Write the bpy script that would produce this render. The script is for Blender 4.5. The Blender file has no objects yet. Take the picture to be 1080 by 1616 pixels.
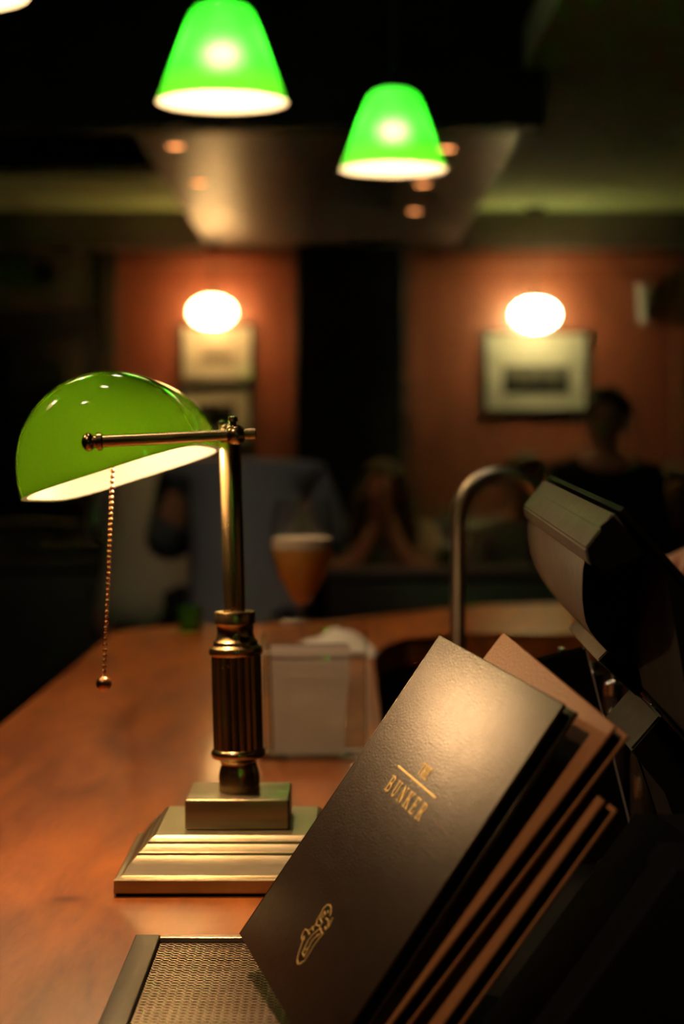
import bpy, bmesh, math, random
from mathutils import Vector, Matrix, Euler

PI = math.pi
random.seed(7)
sc = bpy.context.scene
col = sc.collection

# ------------------------------------------------------------------ camera, world, exposure
EYE = 1.40                       # eye height; the bar top is at 1.078
cam_d = bpy.data.cameras.new('camera')
cam = bpy.data.objects.new('camera', cam_d)
col.objects.link(cam)
cam.location = (0, 0, EYE)
cam.rotation_euler = (PI / 2, 0, 0)
cam_d.sensor_fit = 'VERTICAL'
cam_d.sensor_height = 36.0
cam_d.sensor_width = 36.0 * 1080 / 1616
cam_d.lens = 3100 / 1616 * 36.0
cam_d.shift_y = -100 / 1616
cam_d.clip_start = 0.02
cam_d.dof.use_dof = True
cam_d.dof.focus_distance = 1.28
cam_d.dof.aperture_fstop = 5.8
cam_d.dof.aperture_blades = 0
sc.camera = cam

world = bpy.data.worlds.new('world')
sc.world = world
world.use_nodes = True
bg = world.node_tree.nodes['Background']
bg.inputs[0].default_value = (1.0, 0.8, 0.6, 1)
bg.inputs[1].default_value = 0.004

sc.view_settings.view_transform = 'Standard'
sc.view_settings.look = 'None'
sc.view_settings.gamma = 1.0
sc.view_settings.use_curve_mapping = False
sc.view_settings.exposure = 0.0
sc.cycles.use_denoising = True
sc.cycles.caustics_reflective = False
sc.cycles.caustics_refractive = False
sc.cycles.max_bounces = 10

DESK_BULB = 5.0          # watts of the lamps
PENDANT_BULB = 6.0
WALL_PENDANT_BULB = 115.0
DOWNLIGHT = 110.0

# ------------------------------------------------------------------ helpers
def new_mat(name):
    m = bpy.data.materials.new(name)
    m.use_nodes = True
    return m, m.node_tree, m.node_tree.nodes['Principled BSDF']

def pmat(name, color, rough=0.5, metal=0.0, spec=0.5, coat=0.0, coat_rough=0.1, trans=0.0, ior=1.45,
         noise=None, bump=None, emit=None, emit_s=0.0, aniso=0.0):
    """noise=(scale, amount, stretch) varies the colour; bump=(scale, strength, stretch)"""
    m, nt, b = new_mat(name)
    b.inputs['Base Color'].default_value = (*color, 1)
    b.inputs['Roughness'].default_value = rough
    b.inputs['Metallic'].default_value = metal
    b.inputs['Specular IOR Level'].default_value = spec
    b.inputs['Coat Weight'].default_value = coat
    b.inputs['Coat Roughness'].default_value = coat_rough
    b.inputs['Transmission Weight'].default_value = trans
    b.inputs['IOR'].default_value = ior
    if emit:
        b.inputs['Emission Color'].default_value = (*emit, 1)
        b.inputs['Emission Strength'].default_value = emit_s
    tc = None
    def coords(stretch):
        nonlocal tc
        tc = tc or nt.nodes.new('ShaderNodeTexCoord')
        mp = nt.nodes.new('ShaderNodeMapping')
        mp.inputs['Scale'].default_value = stretch
        nt.links.new(tc.outputs['Object'], mp.inputs['Vector'])
        return mp.outputs['Vector']
    if noise:
        n = nt.nodes.new('ShaderNodeTexNoise')
        n.inputs['Scale'].default_value = noise[0]
        n.inputs['Detail'].default_value = 6
        nt.links.new(coords(noise[2] if len(noise) > 2 else (1, 1, 1)), n.inputs['Vector'])
        r = nt.nodes.new('ShaderNodeMix'); r.data_type = 'RGBA'
        a = noise[1]
        r.inputs[6].default_value = tuple(c * (1 - a) for c in color) + (1,)
        r.inputs[7].default_value = tuple(min(1, c * (1 + a)) for c in color) + (1,)
        nt.links.new(n.outputs['Fac'], r.inputs[0])
        nt.links.new(r.outputs[2], b.inputs['Base Color'])
        rr = nt.nodes.new('ShaderNodeMapRange')
        rr.inputs[3].default_value = max(0.02, rough - 0.08); rr.inputs[4].default_value = min(1, rough + 0.08)
        nt.links.new(n.outputs['Fac'], rr.inputs[0]); nt.links.new(rr.outputs[0], b.inputs['Roughness'])
    if bump:
        n = nt.nodes.new('ShaderNodeTexNoise')
        n.inputs['Scale'].default_value = bump[0]
        n.inputs['Detail'].default_value = 4
        nt.links.new(coords(bump[2] if len(bump) > 2 else (1, 1, 1)), n.inputs['Vector'])
        bp = nt.nodes.new('ShaderNodeBump')
        bp.inputs['Strength'].default_value = bump[1]
        bp.inputs['Distance'].default_value = 0.001
        nt.links.new(n.outputs['Fac'], bp.inputs['Height'])
        nt.links.new(bp.outputs['Normal'], b.inputs['Normal'])
    return m

def wood(name, c1, c2, rough, coat, stretch=(6, 1, 6), scale=3.0, coat_rough=0.12, spec=0.5):
    m, nt, b = new_mat(name)
    tc = nt.nodes.new('ShaderNodeTexCoord')
    mp = nt.nodes.new('ShaderNodeMapping'); mp.inputs['Scale'].default_value = stretch
    nt.links.new(tc.outputs['Object'], mp.inputs['Vector'])
    n1 = nt.nodes.new('ShaderNodeTexNoise'); n1.inputs['Scale'].default_value = scale
    n1.inputs['Detail'].default_value = 8; n1.inputs['Distortion'].default_value = 1.2
    n2 = nt.nodes.new('ShaderNodeTexNoise'); n2.inputs['Scale'].default_value = scale * 14
    n2.inputs['Detail'].default_value = 5
    nt.links.new(mp.outputs[0], n1.inputs['Vector']); nt.links.new(mp.outputs[0], n2.inputs['Vector'])
    mx = nt.nodes.new('ShaderNodeMath'); mx.operation = 'MULTIPLY_ADD'
    mx.inputs[1].default_value = 0.25
    nt.links.new(n2.outputs['Fac'], mx.inputs[0]); nt.links.new(n1.outputs['Fac'], mx.inputs[2])
    cr = nt.nodes.new('ShaderNodeValToRGB')
    cr.color_ramp.elements[0].position = 0.35; cr.color_ramp.elements[0].color = (*c1, 1)
    cr.color_ramp.elements[1].position = 0.85; cr.color_ramp.elements[1].color = (*c2, 1)
    nt.links.new(mx.outputs[0], cr.inputs[0]); nt.links.new(cr.outputs[0], b.inputs['Base Color'])
    rr = nt.nodes.new('ShaderNodeMapRange'); rr.inputs[3].default_value = rough - 0.06; rr.inputs[4].default_value = rough + 0.1
    nt.links.new(n1.outputs['Fac'], rr.inputs[0]); nt.links.new(rr.outputs[0], b.inputs['Roughness'])
    b.inputs['Coat Weight'].default_value = coat; b.inputs['Coat Roughness'].default_value = coat_rough
    b.inputs['Specular IOR Level'].default_value = spec
    bp = nt.nodes.new('ShaderNodeBump'); bp.inputs['Strength'].default_value = 0.08; bp.inputs['Distance'].default_value = 0.001
    nt.links.new(n2.outputs['Fac'], bp.inputs['Height']); nt.links.new(bp.outputs[0], b.inputs['Normal'])
    return m

def fresnel_fac(nt, f0=0.04):
    lw = nt.nodes.new('ShaderNodeLayerWeight'); lw.inputs[0].default_value = 0.5
    pw = nt.nodes.new('ShaderNodeMath'); pw.operation = 'POWER'; pw.inputs[1].default_value = 5.0
    ma = nt.nodes.new('ShaderNodeMath'); ma.operation = 'MULTIPLY_ADD'; ma.inputs[1].default_value = 0.8; ma.inputs[2].default_value = f0
    nt.links.new(lw.outputs['Facing'], pw.inputs[0]); nt.links.new(pw.outputs[0], ma.inputs[0])
    return ma.outputs[0]

def glass_shade_mat(name, trans_c, refr_c, diff_c, mixes, rough=0.38, coat=0.08, bottom=None, height=0.15):
    """cased lamp glass: diffuse, translucent and rough refraction, with a gloss coat"""
    m = bpy.data.materials.new(name); m.use_nodes = True
    nt = m.node_tree; nt.nodes.clear()
    out = nt.nodes.new('ShaderNodeOutputMaterial')
    d = nt.nodes.new('ShaderNodeBsdfDiffuse'); d.inputs[0].default_value = (*diff_c, 1)
    t = nt.nodes.new('ShaderNodeBsdfTranslucent'); t.inputs[0].default_value = (*trans_c, 1)
    r = nt.nodes.new('ShaderNodeBsdfRefraction'); r.inputs[0].default_value = (*refr_c, 1)
    r.inputs[1].default_value = rough; r.inputs[2].default_value = 1.3
    if bottom:                                             # the translucent colour blends into a second one towards the rim
        tc = nt.nodes.new('ShaderNodeTexCoord'); sp = nt.nodes.new('ShaderNodeSeparateXYZ')
        nt.links.new(tc.outputs['Object'], sp.inputs[0])
        mr = nt.nodes.new('ShaderNodeMapRange'); mr.inputs[1].default_value = 0.0; mr.inputs[2].default_value = height
        nt.links.new(sp.outputs['Z'], mr.inputs[0])
        cr = nt.nodes.new('ShaderNodeValToRGB')
        cr.color_ramp.elements[0].position = 0.0; cr.color_ramp.elements[0].color = (*bottom, 1)
        cr.color_ramp.elements[1].position = 0.6; cr.color_ramp.elements[1].color = (*trans_c, 1)
        nt.links.new(mr.outputs[0], cr.inputs[0]); nt.links.new(cr.outputs[0], t.inputs[0])
    g = nt.nodes.new('ShaderNodeBsdfGlossy'); g.inputs['Roughness'].default_value = 0.06
    a1 = nt.nodes.new('ShaderNodeMixShader'); a1.inputs[0].default_value = mixes[0]
    a2 = nt.nodes.new('ShaderNodeMixShader'); a2.inputs[0].default_value = mixes[1]
    a3 = nt.nodes.new('ShaderNodeMixShader')
    nt.links.new(fresnel_fac(nt), a3.inputs[0])
    nt.links.new(d.outputs[0], a1.inputs[1]); nt.links.new(t.outputs[0], a1.inputs[2])
    nt.links.new(a1.outputs[0], a2.inputs[1]); nt.links.new(r.outputs[0], a2.inputs[2])
    nt.links.new(a2.outputs[0], a3.inputs[1]); nt.links.new(g.outputs[0], a3.inputs[2])
    nt.links.new(a3.outputs[0], out.inputs[0])
    return m

def link(o, parent=None):
    col.objects.link(o)
    if parent: o.parent = parent
    return o

def obj(name, bm, mat, parent=None, smooth=None, loc=None):
    me = bpy.data.meshes.new(name)
    bmesh.ops.recalc_face_normals(bm, faces=bm.faces[:])
    bm.to_mesh(me); bm.free()
    if mat is not None:
        for m in (mat if isinstance(mat, (list, tuple)) else [mat]): me.materials.append(m)
    if smooth is not None:
        me.shade_smooth()
        if smooth < 179: me.set_sharp_from_angle(angle=math.radians(smooth))
    o = bpy.data.objects.new(name, me)
    if loc: o.location = loc
    return link(o, parent)

def tag(o, label=None, cat=None, group=None, kind=None):
    if label: o['label'] = label
    if cat: o['category'] = cat
    if group: o['group'] = group
    if kind: o['kind'] = kind
    return o

def thing(name, label, cat, loc=(0, 0, 0), rot=(0, 0, 0), group=None):
    o = bpy.data.objects.new(name, None)
    o.empty_display_size = 0.05
    o.location = loc; o.rotation_euler = rot
    link(o)
    return tag(o, label, cat, group)

def struct(name, bm, mat, smooth=None, parent=None):
    return tag(obj(name, bm, mat, parent, smooth), kind='structure')

def dup(root, label=None, loc=None):
    r = root.copy(); col.objects.link(r)
    if loc is not None: r.location = loc
    if label: r['label'] = label
    def rec(src, dst):
        for ch in list(src.children):
            c = ch.copy(); col.objects.link(c); c.parent = dst
            c.matrix_parent_inverse = ch.matrix_parent_inverse.copy()
            rec(ch, c)
    rec(root, r)
    return r

def BM(): return bmesh.new()

def box(bm, size, loc=(0, 0, 0), rot=None, bevel=0.0, seg=2):
    M = Matrix.Translation(loc)
    if rot is not None: M = M @ (rot.to_4x4() if isinstance(rot, Matrix) else Euler(rot).to_matrix().to_4x4())
    r = bmesh.ops.create_cube(bm, size=1, matrix=M @ Matrix.Diagonal((*size, 1)))
    if bevel:
        es = list({e for v in r['verts'] for e in v.link_edges})
        bmesh.ops.bevel(bm, geom=es, offset=bevel, segments=seg, affect='EDGES', profile=0.5)
    return bm

def box2(bm, lo, hi, bevel=0.0, seg=2):
    return box(bm, [h - l for l, h in zip(lo, hi)], [(h + l) / 2 for l, h in zip(lo, hi)], None, bevel, seg)

def prism(bm, pts, z0, z1, bevel=0.0, M=None, seg=2):
    vs0 = [bm.verts.new((p[0], p[1], z0)) for p in pts]
    vs1 = [bm.verts.new((p[0], p[1], z1)) for p in pts]
    n = len(pts)
    fs = [bm.faces.new(vs0[::-1]), bm.faces.new(vs1)]
    for i in range(n): fs.append(bm.faces.new((vs0[i], vs0[(i + 1) % n], vs1[(i + 1) % n], vs1[i])))
    if bevel:
        es = [e for e in fs[1].edges] + [e for e in fs[0].edges]
        bmesh.ops.bevel(bm, geom=es, offset=bevel, segments=seg, affect='EDGES', profile=0.5)
    if M is not None: bmesh.ops.transform(bm, matrix=M, verts=bm.verts[:])
    return bm

def lathe(bm, prof, seg=32, M=None, rfun=None, cap=True):
    rings = []
    new = []
    for r, z in prof:
        if r < 1e-6:
            v = bm.verts.new((0, 0, z)); rings.append([v]); new.append(v)
        else:
            ring = []
            for i in range(seg):
                a = 2 * PI * i / seg
                rr = rfun(r, z, a) if rfun else r
                v = bm.verts.new((rr * math.cos(a), rr * math.sin(a), z)); ring.append(v); new.append(v)
            rings.append(ring)
    for A, B in zip(rings, rings[1:]):
        if len(A) == 1 and len(B) == 1: continue
        for i in range(seg):
            j = (i + 1) % seg
            if len(A) == 1: bm.faces.new((A[0], B[i], B[j]))
            elif len(B) == 1: bm.faces.new((A[i], B[0], A[j]))
            else: bm.faces.new((A[i], B[i], B[j], A[j]))
    if cap:
        for R in (rings[0], rings[-1]):
            if len(R) > 2: bm.faces.new(R)
    if M is not None: bmesh.ops.transform(bm, matrix=M, verts=new)
    return bm

def tube(bm, pts, r, seg=10, cap=True, closed=False):
    pts = [Vector(p) for p in pts]
    n = len(pts)
    rad = r if isinstance(r, (list, tuple)) else [r] * n
    rings = []
    up = None
    for i, p in enumerate(pts):
        if closed: t = pts[(i + 1) % n] - pts[i - 1]
        else: t = pts[min(i + 1, n - 1)] - pts[max(i - 1, 0)]
        t.normalize()
        if up is None:
            up = Vector((0, 0, 1)) if abs(t.z) < 0.9 else Vector((1, 0, 0))
        a = t.cross(up).normalized(); b = a.cross(t).normalized(); up = b
        rings.append([bm.verts.new(p + rad[i] * (math.cos(2 * PI * k / seg) * a + math.sin(2 * PI * k / seg) * b)) for k in range(seg)])
    m = n if closed else n - 1
    for i in range(m):
        A, B = rings[i], rings[(i + 1) % n]
        for k in range(seg):
            l = (k + 1) % seg
            bm.faces.new((A[k], A[l], B[l], B[k]))
    if cap and not closed:
        bm.faces.new(rings[0][::-1]); bm.faces.new(rings[-1])
    return bm

def sphere(bm, r, loc=(0, 0, 0), u=16, v=10, scale=(1, 1, 1), rot=None):
    M = Matrix.Translation(loc)
    if rot is not None: M = M @ Euler(rot).to_matrix().to_4x4()
    bmesh.ops.create_uvsphere(bm, u_segments=u, v_segments=v, radius=r, matrix=M @ Matrix.Diagonal((*scale, 1)))
    return bm

def lamp_light(name, parent, loc, power, color, radius=0.02):
    l = bpy.data.lights.new(name, 'POINT'); l.energy = power; l.color = color; l.shadow_soft_size = radius
    o = bpy.data.objects.new(name, l); o.location = loc
    return link(o, parent)

# ------------------------------------------------------------------ materials
M_bar = wood('varnished_bar_wood', (0.13, 0.026, 0.002), (0.42, 0.115, 0.010), 0.42, 0.22, (7, 1.2, 7), 2.2, 0.13, 0.35)
M_panel = wood('mahogany_panel', (0.075, 0.017, 0.008), (0.155, 0.038, 0.017), 0.45, 0.15, (3, 3, 1), 2.5, 0.3)
M_darkwood = wood('dark_stained_wood', (0.010, 0.006, 0.004), (0.024, 0.013, 0.008), 0.45, 0.2, (3, 3, 1), 2.5, 0.3)
M_soffit = wood('polished_soffit_wood', (0.012, 0.006, 0.004), (0.026, 0.013, 0.008), 0.40, 0.10, (4, 1, 4), 2.0, 0.28)
M_plaster = pmat('green_lit_plaster', (0.46, 0.60, 0.30), 0.8, noise=(6, 0.06), bump=(40, 0.2))  # green of the pendant light is put into the plaster colour
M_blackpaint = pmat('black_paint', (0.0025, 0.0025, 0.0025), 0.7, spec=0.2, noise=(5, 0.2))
M_floor = pmat('dark_carpet', (0.02, 0.012, 0.01), 0.95, spec=0.1, noise=(60, 0.4))
M_brass = pmat('antique_brass', (0.46, 0.33, 0.17), 0.25, 1.0, noise=(30, 0.18))
M_brushed = pmat('brushed_brass', (0.42, 0.35, 0.225), 0.36, 1.0, noise=(25, 0.15, (1, 12, 12)), bump=(160, 0.12, (0.6, 12, 12)))
M_bronze = pmat('bronze_chain', (0.50, 0.27, 0.14), 0.28, 1.0)
M_steel = pmat('brushed_steel', (0.52, 0.41, 0.31), 0.32, 1.0, noise=(12, 0.15, (1, 14, 1)))
M_dullsteel = pmat('worn_dull_steel', (0.07, 0.064, 0.055), 0.48, 1.0, noise=(40, 0.3), bump=(90, 0.1))
M_satin = pmat('satin_nickel', (0.45, 0.38, 0.31), 0.34, 1.0)
M_black = pmat('matt_black', (0.003, 0.003, 0.003), 0.7, spec=0.06, noise=(20, 0.2))
M_rubber = pmat('black_rubber', (0.003, 0.003, 0.003), 0.8, spec=0.05, noise=(50, 0.2))
M_leather = pmat('black_brown_leather', (0.011, 0.0052, 0.003), 0.385, spec=0.55, noise=(120, 0.15), bump=(650, 0.35))
M_leather.node_tree.nodes['Principled BSDF'].inputs['Specular Tint'].default_value = (1.0, 0.78, 0.58, 1)
M_leather2 = pmat('tan_leather', (0.23, 0.095, 0.032), 0.6, spec=0.4, noise=(120, 0.15), bump=(420, 0.4))
M_pages = pmat('black_card_pages', (0.008, 0.007, 0.006), 0.8, spec=0.15, noise=(50, 0.1))
M_gold = pmat('gold_foil', (1.0, 0.70, 0.28), 0.5, 1.0, noise=(200, 0.1))
M_cord = pmat('black_cord', (0.01, 0.01, 0.01), 0.7)
M_plastic = pmat('warm_grey_plastic', (0.060, 0.046, 0.034), 0.55, spec=0.25, noise=(80, 0.06), bump=(500, 0.12))
def thin_glass(name, tint, ior=1.45, rough=0.03):
    m = bpy.data.materials.new(name); m.use_nodes = True
    nt = m.node_tree; nt.nodes.clear()
    out = nt.nodes.new('ShaderNodeOutputMaterial'); mx = nt.nodes.new('ShaderNodeMixShader')
    tr = nt.nodes.new('ShaderNodeBsdfTransparent'); tr.inputs[0].default_value = (*tint, 1)
    gl = nt.nodes.new('ShaderNodeBsdfGlossy'); gl.inputs['Roughness'].default_value = rough
    nt.links.new(fresnel_fac(nt, ((ior - 1) / (ior + 1)) ** 2), mx.inputs[0]); nt.links.new(tr.outputs[0], mx.inputs[1]); nt.links.new(gl.outputs[0], mx.inputs[2])
    nt.links.new(mx.outputs[0], out.inputs[0])
    return m
M_dkplastic = pmat('dark_grey_plastic', (0.009, 0.0085, 0.0075), 0.6, spec=0.1, noise=(80, 0.06))
M_acrylic = thin_glass('clear_acrylic', (0.93, 0.94, 0.92), 1.45, 0.05)
M_glass = thin_glass('clear_glass', (0.97, 0.97, 0.96), 1.5, 0.02)
M_beer = glass_shade_mat('golden_beer', (1.0, 0.68, 0.20), (1.0, 0.70, 0.22), (1.0, 0.62, 0.14), (0.35, 0.12), 0.25)
M_foam = pmat('beer_foam', (0.85, 0.74, 0.58), 0.9, noise=(120, 0.1))
M_greyglass = pmat('frosted_grey_glass', (0.16, 0.15, 0.15), 0.4, noise=(20, 0.05))
M_card = pmat('grey_card', (0.42, 0.37, 0.35), 0.7, noise=(30, 0.06))
M_cloth = pmat('white_cotton', (0.86, 0.82, 0.77), 0.9, noise=(40, 0.05), bump=(200, 0.3))
M_frame = pmat('black_picture_frame', (0.01, 0.009, 0.008), 0.4)
M_mat = pmat('cream_mount', (0.90, 0.87, 0.80), 0.85, noise=(50, 0.03))
M_bottle = pmat('dark_bottle_glass', (0.02, 0.014, 0.01), 0.08, spec=0.7, coat=0.5)
M_chrome = pmat('polished_steel', (0.6, 0.55, 0.5), 0.15, 1.0)
M_bulb = pmat('bulb_glow', (1, 0.9, 0.75), 0.5, emit=(1.0, 0.66, 0.36), emit_s=9)
M_downlight = pmat('downlight_lens', (0.8, 0.5, 0.3), 0.5, emit=(1.0, 0.34, 0.10), emit_s=5.5)
M_spotlens = pmat('spotlight_lens', (0.9, 0.8, 0.6), 0.4, emit=(1.0, 0.78, 0.55), emit_s=45)
M_greenglass = pmat('green_votive_glass', (0.08, 0.35, 0.03), 0.08, trans=0.7, ior=1.3)

M_pend = glass_shade_mat('green_pendant_glass', (0.003, 0.95, 0.006), (0.10, 1.0, 0.16), (0.78, 0.80, 0.74), (0.34, 0.07), 0.9,
                         bottom=(0.08, 0.85, 0.004), height=0.08)
M_wpend = glass_shade_mat('yellow_green_pendant_glass', (0.88, 0.96, 0.55), (1.0, 1.0, 0.8), (0.80, 0.82, 0.70), (0.82, 0.22), 0.5)
M_shade = glass_shade_mat('green_desk_shade_glass', (0.075, 0.23, 0.004), (0.2, 0.4, 0.02), (0.018, 0.15, 0.002), (0.40, 0.03), 0.3)
M_liner = glass_shade_mat('white_opal_liner', (0.95, 0.93, 0.85), (1, 1, 1), (0.55, 0.53, 0.50), (0.50, 0.0), 0.3)

# ------------------------------------------------------------------ the room
BACK = 9.0
bm = BM(); box2(bm, (-4.2, -2.5, -0.1), (4.2, 9.2, 0.0)); struct('floor', bm, M_floor)
bm = BM(); box2(bm, (-4.2, BACK, 0), (4.2, BACK + 0.15, 3.3)); struct('wall_back', bm, M_panel)
bm = BM(); box2(bm, (-4.2, -2.5, 0), (-4.05, BACK, 3.3)); struct('wall_left', bm, M_darkwood)
bm = BM(); box2(bm, (4.05, -2.5, 0), (4.2, BACK, 3.3)); struct('wall_right', bm, M_darkwood)
bm = BM(); box2(bm, (-4.05, -2.5, 0), (4.05, -2.35, 3.3)); struct('wall_front', bm, M_darkwood)
# pale ceiling over the seating, black ceiling over the bar
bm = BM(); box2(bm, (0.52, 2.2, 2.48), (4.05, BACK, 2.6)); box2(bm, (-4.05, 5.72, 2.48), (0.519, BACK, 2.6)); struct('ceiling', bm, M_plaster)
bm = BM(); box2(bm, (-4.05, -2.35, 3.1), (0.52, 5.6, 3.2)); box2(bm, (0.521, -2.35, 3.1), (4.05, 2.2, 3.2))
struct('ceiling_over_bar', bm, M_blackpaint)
bm = BM(); box2(bm, (-4.05, 5.6, 2.32), (0.58, 5.72, 3.2)); struct('trim_1', bm, M_blackpaint)           # bulkhead face
bm = BM(); box2(bm, (-0.61, 5.72, 2.32), (0.52, BACK, 2.48)); soffit = struct('trim_2', bm, M_soffit)       # dropped soffit
bm = BM(); box2(bm, (-4.05, 6.75, 2.365), (-0.625, 6.95, 2.48)); struct('trim_3', bm, M_blackpaint)     # beam, left bay
bm = BM(); box2(bm, (-4.05, BACK - 0.1, 2.31), (-0.61, BACK, 2.50), 0.01); box2(bm, (0.52, BACK - 0.1, 2.31), (4.05, BACK, 2.48), 0.01)
struct('trim_4', bm, M_darkwood, 30)                                                               # cornice
bm = BM(); box2(bm, (-0.205, BACK - 0.22, 0), (0.275, BACK, 2.31), 0.008); struct('trim_5', bm, M_blackpaint)  # dark pilaster
def stile(name, lo, hi, m=M_panel):
    bm = BM(); box2(bm, lo, hi, 0.006); struct(name, bm, m, 30)
stile('trim_6', (0.285, BACK - 0.035, 0.1), (0.365, BACK, 2.31))
stile('trim_7', (0.365, BACK - 0.03, 2.235), (2.3, BACK, 2.31))
stile('trim_8', (-0.245, BACK - 0.035, 0.1), (-0.21, BACK, 2.31))
stile('trim_9', (-1.03, BACK - 0.03, 2.235), (-0.245, BACK, 2.31))
stile('trim_10', (1.52, BACK - 0.035, 0.1), (1.60, BACK, 2.235), M_panel)
stile('trim_11', (-1.10, BACK - 0.035, 0.1), (-1.03, BACK, 2.31), M_darkwood)
stile('baseboard_back', (-4.05, BACK - 0.03, 0), (4.05, BACK - 0.001, 0.1), M_darkwood)
stile('trim_12', (-4.05, BACK - 0.02, 2.05), (-1.11, BACK - 0.001, 2.31), M_darkwood)
# dark door beyond the desk lamp
d = tag(obj('door_1', box2(BM(), (-2.0, BACK - 0.045, 0), (-1.12, BACK - 0.001, 2.04), 0.004), M_blackpaint, None, 30), kind='structure')
for zz in ((0.15, 0.95), (1.1, 1.9)):
    for xx in ((-1.93, -1.60), (-1.52, -1.19)):
        obj('door_panel', box2(BM(), (xx[0], BACK - 0.058, zz[0]), (xx[1], BACK - 0.046, zz[1]), 0.01), M_darkwood, d, 30)
obj('door_handle', tube(BM(), [(-1.17, BACK - 0.05, 1.03), (-1.17, BACK - 0.10, 1.03), (-1.29, BACK - 0.10, 1.03)], 0.009), M_brass, d, 40)

# recessed downlights in the soffit
dl = thing('downlight', 'small amber downlight in the soffit, upper left of two beside the streak', 'downlight', (-0.506, 5.97, 2.32))
obj('trim_ring', lathe(BM(), [(0.024, -0.002), (0.034, -0.004), (0.036, -0.001), (0.036, 0.0), (0.024, 0.0)], 24, cap=False), M_bronze, dl, 40)
obj('lens', lathe(BM(), [(0, -0.002), (0.023, -0.002), (0.023, 0.0), (0, 0.0)], 20), M_downlight, dl, 40)
l = bpy.data.lights.new('spot', 'SPOT'); l.energy = 4.0; l.color = (1.0, 0.5, 0.22); l.spot_size = math.radians(85); l.spot_blend = 0.9; l.shadow_soft_size = 0.02
o = bpy.data.objects.new('spot', l); o.location = (0, 0, -0.012); link(o, dl)
for (x, y, lab) in ((-0.493, 6.79, 'small amber downlight in the soffit, lower left beside the green streak'),
                    (0.322, 6.02, 'amber downlight in the soffit half hidden behind the smaller pendant shade'),
                    (0.28, 6.82, 'amber downlight in the soffit just below the smaller pendant shade'),
                    (0.281, 7.6, 'dim amber downlight in the soffit, lowest of the three below the smaller pendant')):
    dup(dl, lab, (x, y, 2.32))
def bar_downlight(x, y, label, power, aim=None):
    d = thing('ceiling_spotlight', label, 'spotlight', (x, y, 3.1), group='spotlights over the bar')
    obj('trim_ring', lathe(BM(), [(0.085, -0.004), (0.10, -0.008), (0.107, -0.002), (0.107, 0.0), (0.085, 0.0)], 28, cap=False), M_black, d, 40)
    obj('lens', lathe(BM(), [(0, -0.003), (0.084, -0.003), (0.084, 0.0), (0, 0.0)], 24), M_spotlens, d, 40)
    l = bpy.data.lights.new('spot', 'SPOT'); l.energy = power; l.color = (1.0, 0.62, 0.34); l.spot_size = math.radians(50 if aim is None else 23); l.spot_blend = 1.0; l.shadow_soft_size = 0.045
    o = bpy.data.objects.new('spot', l); o.location = (0, 0, -0.02); link(o, d)
    if aim: o.rotation_euler = (Vector(aim) - Vector((x, y, 3.08))).to_track_quat('-Z', 'Y').to_euler()
bar_downlight(-1.0, 0.2, 'ceiling spotlight over the near end of the bar', DOWNLIGHT, (0.09, 1.13, 1.21))
bar_downlight(-0.30, 3.90, 'added spotlight over the far end of the bar that brightens the seated pair', 8.0, (-0.36, 5.4, 1.2))  # unseen lamp added to brighten the backs of the seated pair
bar_downlight(-0.36, 1.62, 'ceiling spotlight over the desk lamp', 5.0)
for o in list(col.objects):
    if o.name.startswith('downlight'): o['group'] = 'amber downlights in the soffit'

# ------------------------------------------------------------------ pictures and small wall things
def picture(cx, cz, w, h, label, art, mount=0.055, mats=M_mat):
    t = thing('framed_picture', label, 'picture', (cx, BACK - 0.001, cz), group='framed pictures on the panelled wall')
    fw = 0.014
    bm = BM()
    for s in (-1, 1):
        box(bm, (fw, 0.024, h), (s * (w - fw) / 2, -0.012, 0), None, 0.002)
        box(bm, (w - 2 * fw, 0.024, fw), (0, -0.012, s * (h - fw) / 2), None, 0.002)
    obj('frame', bm, M_frame, t, 30)
    obj('mount', box(BM(), (w - 2 * fw, 0.006, h - 2 * fw), (0, -0.009, 0)), mats, t)
    art(t, w, h)
    obj('pane', box(BM(), (w - 2 * fw, 0.002, h - 2 * fw), (0, -0.0165, 0)), M_pane, t)
    return t
M_pane = thin_glass('picture_glass', (0.98, 0.98, 0.98), 1.3, 0.05)
M_ink1 = pmat('dark_print', (0.02, 0.02, 0.018), 0.8, noise=(25, 0.5))
M_ink2 = pmat('mid_print', (0.16, 0.15, 0.13), 0.8, noise=(14, 0.6))
def art_city(t, w, h):
    p = obj('print', box(BM(), (0.30, 0.003, 0.125), (0, -0.0135, -0.037)), M_ink2, t)
    bm = BM(); x = -0.148
    rnd = random.Random(3)
    while x < 0.13:
        bw = rnd.uniform(0.018, 0.045); bh = rnd.uniform(0.035, 0.095)
        box2(bm, (x, -0.0155, -0.098), (min(x + bw, 0.148), -0.0151, -0.098 + bh)); x += bw
    obj('skyline', bm, M_ink1, p)
def art_hills(t, w, h):
    p = obj('print', box(BM(), (0.16, 0.003, 0.09), (0, -0.0135, -0.01)), M_mat2, t)
    bm = BM(); prism(bm, [(-0.07, -0.03), (-0.05, 0.0), (-0.01, 0.012), (0.03, -0.004), (0.07, -0.02), (0.07, -0.03)], 0, 0.0006,
                     M=Matrix.Translation((0, -0.0152, 0)) @ Matrix.Rotation(PI / 2, 4, 'X'))
    obj('drawing', bm, M_ink2, p)
M_mat2 = pmat('pale_print', (0.55, 0.5, 0.43), 0.85, noise=(12, 0.15))
def art_dark(t, w, h):
    obj('print', box(BM(), (0.17, 0.003, 0.12), (0, -0.0135, -0.01)), M_ink1, t)
picture(0.888, 1.752, 0.478, 0.372, 'white mounted dark city print on the wall under the brighter globe pendant', art_city)
picture(-0.572, 1.838, 0.336, 0.262, 'cream mounted small drawing on the wall right under the dimmer globe pendant', art_hills)
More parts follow.
